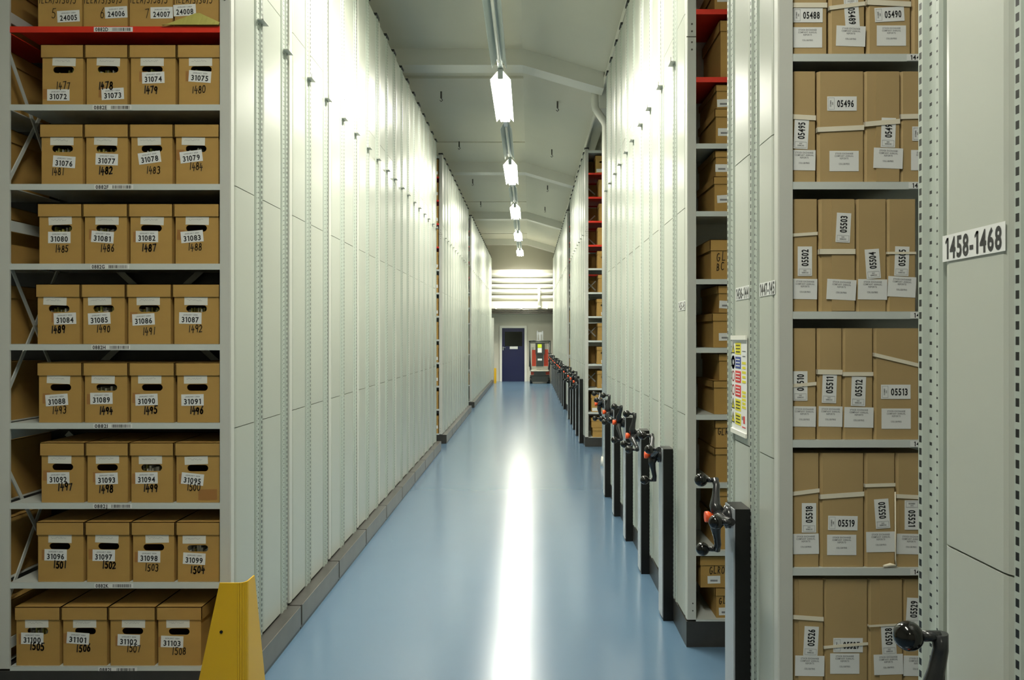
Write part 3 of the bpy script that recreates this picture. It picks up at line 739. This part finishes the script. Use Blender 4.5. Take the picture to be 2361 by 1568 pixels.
# ---- taped folder boxes on rack RB
YF = RB + .014
def folder_box(num, a, b, k, h, lab, lrot, paper, prot, tape, where, flap=None, d=.36):
    zb = SB[k]; x0, x1 = PX(a, YF), PX(b, YF); w = x1 - x0; cx = (x0 + x1) / 2
    t = thing('folder_box', 'upright brown folder box %s, %s' % (('labelled ' + num) if num else 'partly hidden by the nearest rack', where), 'box', (cx, YF, zb + .0009), 'taped folder boxes')
    m = MB(); e = .009
    m.prism_z([(-w / 2 + e, 0), (w / 2 - .002, 0), (w / 2, .002), (w / 2, d), (-w / 2, d), (-w / 2, e)], 0, h)
    m.build('body', M['card2'], t)
    P = front_plane(-cx, 0, -zb)
    if flap:
        fx = PX(flap, YF)
        P.rect(MB(), (fx + x1) / 2, zb + h / 2, x1 - fx - .001, h - .004, n=.0002, t=.003).build('flap', M['card2'], t)
    nb = .0035 if flap else .0005
    ty = None
    if paper:
        paper = (max(paper[0], (x0 + min(.051, w * .49) + .0015) / YF * F_PX + VX), paper[1])
        po = P.rect(MB(), PX(paper[0], YF), PZ(paper[1], YF), min(.102, w * .98), .071, prot, n=nb).build('paper_label', M['paper'], t)
        tx = MB(); px_, py_ = PX(paper[0], YF), PZ(paper[1], YF)
        for q, s_ in enumerate(('STOCK EXCHANGE', 'COMPANY ANNUAL', 'REPORTS')):
            dx, dy = rot2(0, .026 - q * .0085, prot); P.text(tx, s_, px_ + dx, py_ + dy, .0058, prot, n=nb + .0008, aspect=.78)
        dx, dy = rot2(0, -.010, prot); P.text(tx, 'COL/LIB/PB02', px_ + dx, py_ + dy, .0055, prot, n=nb + .0008, aspect=.7)
        tx.build('label_print', M['greytext'], po)
    if lab:
        lx, ly = PX(lab[0], YF), PZ(lab[1], YF)
        lo = P.rect(MB(), lx, ly, .103, .050, lrot, n=nb + .0003).build('number_label', M['paper'], t)
        tx = MB(); dx, dy = rot2(.012, 0, lrot)
        P.text(tx, num, lx + dx, ly + dy, .0235, lrot, n=nb + .0012, fit=.058)
        tx.build('printed_number', M['ink'], lo)
        bx = MB(); ox, oy = rot2(-.037, 0, lrot)
        for q in (((-.01, -.02), (.01, -.02)), ((.01, -.02), (.01, .02)), ((.01, .02), (-.01, .02)), ((-.01, .02), (-.01, -.02))):
            pp = [tuple(c0 + c1 for c0, c1 in zip(rot2(*z_, lrot), (lx + ox, ly + oy))) for z_ in q]; P.stroke(bx, pp, .0008, nb + .0012)
        P.text(bx, 'DECEMBER', lx + rot2(-.040, 0, lrot)[0], ly + rot2(-.040, 0, lrot)[1], .0045, lrot + 90, n=nb + .0012, aspect=.7)
        P.text(bx, '2003', lx + rot2(-.033, 0, lrot)[0], ly + rot2(-.033, 0, lrot)[1], .0045, lrot + 90, n=nb + .0012, aspect=.7)
        bx.build('printed_date', M['greytext'], lo)
    if tape:
        ya, yb, tw = tape; za, zb2 = PZ(ya, YF) - zb, PZ(yb, YF) - zb; o = nb + .0025
        tm = MB()
        tm.hexa([(-w / 2 - .0015, -o, za - tw / 2), (w / 2 + .001, -o, zb2 - tw / 2), (w / 2 + .001, -o + .001, zb2 - tw / 2), (-w / 2 - .0015, -o + .001, za - tw / 2),
                 (-w / 2 - .0015, -o, za + tw / 2), (w / 2 + .001, -o, zb2 + tw / 2), (w / 2 + .001, -o + .001, zb2 + tw / 2), (-w / 2 - .0015, -o + .001, za + tw / 2)])
        tm.box(-w / 2 - .0015, -w / 2 - .0005, -o, d, za - tw / 2, za + tw / 2)
        tm.build('cotton_tape', M['cotton'], t)
        if num == '05520':
            q = MB().tube([(w / 2 - .004, -.012, za - .02), (w / 2 - .004, -.014, .03), (w / 2 + .0, -.012, .006)], .0022, 6)
            q.tube([(w / 2 - .0, -.010, .006), (w / 2 - .02, -.008, .009), (w / 2 - .045, -.012, .006)], [.004, .007, .004], 8)
            q.build('loose_tape', M['cotton'], t)
    return t
R = [
 (6, .40, 'on the top visible shelf', [('05488',1827, 1906, (1862.5, 36), 0, (1858, 87), 0, (13, 13, .017), None), ('05489', 1912, 1993, (1963.5, 30), -86, (1961.5, 84), -2, (20, 9, .014), None),
   ('05490', 1999, 2099, (2050.5, 34), 3, (2055, 83), 0, (6, 11, .018), None), ('', 2103, 2190, None, 0, None, 0, None, None)]),
 (5, .387, 'on the second visible shelf', [('05495',1827, 1880, (1847, 310), 87, (1851.6, 370), -1, (270, 273, .017), None), ('05496', 1885, 1991, (1941, 239.6), 0, (1946, 372), 0, (300, 295, .017), None),
   ('05497', 1993, 2073, (2047, 307), 88, (2046.7, 366), -2, (288, 281, .017), 2019), ('05498', 2076, 2165, (2137, 309), 0, (2134, 370), 0, (270, 268, .017), None)]),
 (4, .392, 'on the third visible shelf', [('05502',1827, 1884, (1855.5, 603), 90, (1853.5, 667), -1, (543, 539, .011), None), ('05503', 1889, 1970, (1943.4, 526), 87, (1939, 668.6), -3, (581, 581, .018), 1917),
   ('05504', 1974, 2043, (2012, 609), 94, (2011.5, 668), -1, None, None), ('05505', 2045, 2111, (2079, 603), 88, (2079, 662), -3, (584, 584, .008), None)]),
 (3, .388, 'on the fourth visible shelf', [('05510',1827, 1881, (1845, 890.5), 90, (1851.6, 961), -1, (890, 885, .012), None), ('05511', 1885, 1941, (1912, 896), 88, (1914.7, 961), -1, (858, 859, .017), None),
   ('05512', 1943, 2012, (1979, 903), 88, (1980, 963), -1, (863, 863, .014), None), ('05513', 2015, 2118, (2065, 904), 0, (2066, 966), 0, (818, 843, .013), None)]),
 (2, .397, 'on the fifth visible shelf', [('05518',1827, 1888, (1865, 1194.5), 90, (1857, 1254.6), 1, (1139, 1131, .014), None), ('05519', 1891, 1991, (1943, 1206.5), -1, (1940.5, 1257), 0, (1146, 1139, .016), None),
   ('05520', 1994, 2063, (2033.6, 1185), 94, (2030.7, 1250), 1, (1120, 1118, .012), None), ('05521', 2066, 2140, (2102, 1188), -90, (2100, 1255), -1, (1144, 1148, .014), None)]),
 (1, .40, 'on the lowest visible shelf', [('05526',1827, 1897, (1869, 1478), 87, (1866, 1535), -1, (1422, 1427, .015), 1840), ('05527', 1899, 2000, (1955, 1488), 0, (1947.5, 1530.6), 0, (1493, 1484, .010), None),
   ('05528', 2002, 2079, (2048, 1475), 93, (2047.5, 1531.7), 2, (1443, 1439, .007), 2027), ('05529', 2082, 2160, (2106, 1413), 87, (2116, 1536), -1, (1450, 1450, .006), None)]),
]
for k, h, where, items in R:
    for it in items:
        num, a, b, lab, lrot, pap, prot, tape, flap = it
        folder_box(num, a, b, k, h, lab, lrot, pap, prot, tape, where, flap)

# ---- lidded boxes on rack RC (seen past the next rack)
YC = RC + .03
def rc_box(fl, ytop, ylid, ybot, w, k, desc, lab=None, writing=None, below=None):
    zb = RCS[k] if below is None else below
    h = PZ(ytop, YC) - zb
    h = min(PZ(ytop, YC), (RCS[k + 1] if k < 11 else 9) - .034) - zb
    x0 = PX(fl, YC) + .006
    t = archive_box(x0, x0 + w, YC, zb, h, desc, 'lidded boxes on the right shelves', d=.42, lid=max(.03, PZ(ytop, YC) - PZ(ylid, YC)))
    P = front_plane(-t.location.x, 0, -zb)
    if lab:
        lo = P.rect(MB(), PX(lab[0], YC), PZ(lab[1], YC), .07, .042, random.uniform(-4, 4)).build('number_label', M['paper'], t)
        P.rect(MB(), PX(lab[0], YC), PZ(lab[1], YC) - .005, .04, .010, n=.0012, t=.0002).build('printed_number', M['greytext'], lo)
    if writing:
        for s_, px, py, hh in writing: P.hand(MB(), s_, PX(px, YC), PZ(py, YC), hh, w=.004, seed=len(s_)).build('handwriting', M['marker'], t)
    return zb + h
W = .30
def rc_pair(k, up, lo, dl, du, lab_u=None, lab_l=None, wr_u=None, wr_l=None):
    z = rc_box(lo[0], lo[1], lo[2], lo[3], W, k, dl, lab_l, wr_l)
    rc_box(up[0], up[1], up[2], up[3], W, k, du, lab_u, wr_u, below=z + .0005)
rc_box(1645, -40, -15, 12, W, 9, 'brown box on the topmost visible red shelf at right', (1668, -4))
rc_box(1659, 48, 73, 163, W, 8, 'tall brown lidded box alone on a red shelf at right')
rc_pair(7, (1650, 183, 198, 252), (1648, 252, 270, 321), 'lower of two lidded boxes just under the red shelves, right gap', 'upper of two lidded boxes just under the red shelves, right gap', (1668, 238), (1670, 305))
rc_pair(6, (1648, 336, 351, 407), (1645, 408, 425, 476), 'lower of two lidded boxes on the shelf above the marked GL box', 'upper of two lidded boxes on the shelf above the marked GL box', (1664, 388), (1668, 459))
rc_box(1637, 553, 578, 632, .32, 5, 'brown lidded box marked GL in marker, alone on its shelf', None, [('GL', 1664, 592, .045), ('BC', 1662, 615, .040)])
rc_pair(4, (1655, 650, 668, 720), (1642, 722, 740, 789), 'lower of two lidded boxes on the shelf below the marked GL box', 'upper of two lidded boxes on the shelf below the marked GL box', (1673, 703), (1672, 777))
rc_pair(3, (1656, 806, 822, 878), (1644, 878, 894, 942), 'lower of two plain lidded boxes beside the safety notice', 'upper of two plain lidded boxes beside the safety notice')
rc_pair(2, (1648, 961, 978, 1031), (1648, 1033, 1048, 1099), 'lower lidded box under the one marked GLR, right gap', 'upper lidded box marked GLR, above the black handwheel', None, None, [('GLR', 1668, 995, .035)])
rc_pair(1, (1652, 1122, 1140, 1190), (1652, 1192, 1208, 1255), 'lower box half hidden behind the orange-knobbed handwheel', 'upper box half hidden behind the orange-knobbed handwheel')
rc_pair(0, (1613, 1282, 1303, 1352), (1649, 1355, 1373, 1415), 'bottom box marked GL on the lowest right shelf', 'brown box marked GLRO stacked on the bottom box, right gap', (1646, 1337), (1672, 1410), [('GLRO', 1654, 1315, .038)], [('GL', 1667, 1385, .035)])

# ---- boxes in the far gaps
for k in range(12):
    z = SHELF[k] - .015
    a = 1378 + [0, 4, 0, -1, 1, -1, 2, 0, 1, 4, 3, -4][k]
    if k in (0,):
        x0 = PX(1364, R2); zz = z
        for q in range(2):
            archive_box(x0 + .02 * (1 - q), x0 + .31, R2 + .02, zz, .15, '%s of two low boxes on the bottom shelf by the drainpipe' % ('lower', 'upper')[q], 'boxes facing the drainpipe', lid=.05); zz += .1505
        continue
    if k == 1: a = 1364
    x0 = PX(a, R2)
    t = archive_box(x0, x0 + .215, R2 + .02, z, .27, 'brown lidded box beside the drainpipe, %s shelf from the floor' % ORD[k], 'boxes facing the drainpipe', hole=(x0 + .105, z + .17, .049, .0155), lid=.055)
    P = front_plane(-t.location.x, 0, -z)
    if k in (1, 2, 3, 4, 5, 6, 8, 9, 11):
        P.rect(MB(), x0 + (.115 if k not in (1, 11) else .06), z + .04, .10, .05, 2).build('number_label', M['paper'], t)
    archive_box(PX(1360, R2), PX(1360, R2) + .21, R2 + .45, z, .27, 'dim brown box behind the drainpipe gap boxes, %s shelf from the floor' % ORD[k], 'boxes at the back of the drainpipe gap', d=.34, lid=.055)
    # left gap
for k in range(12):
    z = SHELF[k]; x1 = XL - .062
    t = archive_box(x1 - .215, x1 - .003, L2 + .02, z, .28, 'brown box in the narrow left gap, %s shelf from the floor' % ORD[k], 'boxes in the narrow left gap', hole=(x1 - .105, z + .17, .049, .0155))
    if k in (0, 2, 3, 5, 6, 7, 9, 10, 11):
        front_plane(-t.location.x, 0, -z).rect(MB(), x1 - .055, z + (.06 if k % 2 else .10), .09, .05, (-12 if k == 7 else 3), n=.001).build('number_label', M['paper'], t)
    if k in (1, 3, 5, 6, 8):
        t = archive_box(x1 - .215, x1 - .003, L3 + .02, z, .28, 'tiny box in the farthest left gap, %s shelf from the floor' % ORD[k], 'boxes in the farthest left gap')
    if k in (0, 1, 2, 3, 5):
        t = archive_box(XR + .06, XR + .27, R3 + .02, SHELF[k], .28, 'tiny box in the farthest right gap, %s shelf from the floor' % ORD[k], 'boxes in the farthest right gap')

# ------------------------------------------------------------------ yellow guard, post, lift truck
g = thing('corner_guard', 'yellow folded steel guard at the front left rack corner', 'guard', (-1.24, 3.40, 0))
m = MB(); N = 6
zt = .632
# front leaf (tapering), rounded fold, side leaf (tapering)
def leaf(z, top):
    q = z / zt
    xl = -.243 + .135 * q; yb = .27 - .165 * q
    pts = [(xl, 0), (-.03, 0)] + [(-.03 + .03 * math.sin(PI / 2 * i / N), .03 - .03 * math.cos(PI / 2 * i / N)) for i in range(1, N + 1)] + [(0, yb)]
    return [(x, y, z) for x, y in pts]
rows = [leaf(zt * i / 8, 0) for i in range(9)]
for r0, r1 in zip(rows[:-1], rows[1:]):
    for i in range(len(r0) - 1): m.quad([r0[i], r0[i + 1], r1[i + 1], r1[i]], smooth=False)
go = m.build('guard_plate', M['yellow'], g)
so = go.modifiers.new('thick', 'SOLIDIFY'); so.thickness = .006; so.offset = 1
bo = MB(); bo.tube([(-.100, -.009, .42), (-.100, .004, .42)], .007, 10); bo.build('bolt_hole', M['black'], g)
tag(MB().box(PX(1139.5, 29), PX(1144.5, 29), 28.9, 28.98, 0, .56).build('guard_post', M['yellow']), 'small yellow post at the far left end of the aisle', 'post')

lx = PX(1244.5, 28.9)
L = thing('lift_truck', 'red and black order picking lift parked beside the blue door', 'lift', (lx, 28.7, 0))
MB().box(-.36, .36, .06, .85, .06, .28).box(-.30, .30, -.02, .06, .07, .27).box(-.22, .22, .04, .7, .28, .42).build('chassis', M['ldark'], L)
for sx in (-.32, .32):
    for yy in (.10, .72):
        w = MB().tube([(sx - .05, yy, .11), (sx + .05, yy, .11)], .11, 18).build('wheel', M['gloss'], L)
        MB().tube([(sx - .056, yy, .11), (sx + .056, yy, .11)], .05, 12).build('wheel_hub', M['lgrey'], w)
MB().box(-.33, -.20, .10, .7, .32, .46).box(.20, .36, .10, .7, .32, .46).build('lower_cover', M['lred'], L)
MB().tube([(-.345, .02, .50), (-.30, -.02, .47), (.30, -.02, .47), (.345, .02, .50)], .035, 10).build('bumper_bar', M['lgrey'], L)
MB().box(-.29, .29, .02, .75, .52, .64).build('platform', M['lgrey'], L)
MB().box(-.29, -.14, .05, .14, .64, 1.24).build('side_cover', M['lred'], L)
MB().box(.15, .31, .05, .14, .64, 1.26).build('side_cover', M['lred'], L)
cp = MB().box(-.135, .14, .0, .16, .64, 1.08).box(-.16, .18, -.02, .16, 1.08, 1.48).build('control_console', M['ldark'], L)
MB().box(-.08, .07, -.026, -.02, 1.32, 1.45).build('warning_sticker', M['lime'], cp)
MB().box(-.08, .07, -.026, -.02, 1.14, 1.31).build('instruction_sticker', M['paper'], cp)
MB().box(-.08, .08, -.006, 0, .85, .92).build('plate_sticker', M['paper'], cp)
fm = MB()
for sx in (-.37, .37):
    fm.tube([(sx * .90, .0, .50), (sx * .98, .0, .8), (sx, .0, 1.54), (sx, .65, 1.54), (sx, .65, .6)], .032, 8); fm.box(sx - .02, sx + .02, .03, .62, .7, 1.5)
fm.tube([(-.40, 0, 1.56), (.40, 0, 1.56)], .025, 8); fm.tube([(-.38, .0, 1.50), (.38, .0, 1.50)], .018, 8); fm.tube([(-.40, 0, 1.56), (-.25, -.08, 1.58), (-.15, 0, 1.56)], .02, 8)
fm.build('guard_rail', M['ldark'], L)
MB().box(-.30, -.22, .04, .06, 1.24, 1.34).box(.18, .28, .06, .08, 1.26, 1.52).build('pale_sticker', M['lgrey'], L)
mm = MB().box(-.105, -.065, .60, .70, .3, 1.94).box(.09, .13, .60, .70, .3, 1.94).build('mast', M['steel'], L)
MB().box(-.03, .06, .62, .68, .3, 1.84).box(-.065, .09, .63, .67, 1.80, 1.90).build('inner_mast', M['steel'], mm)
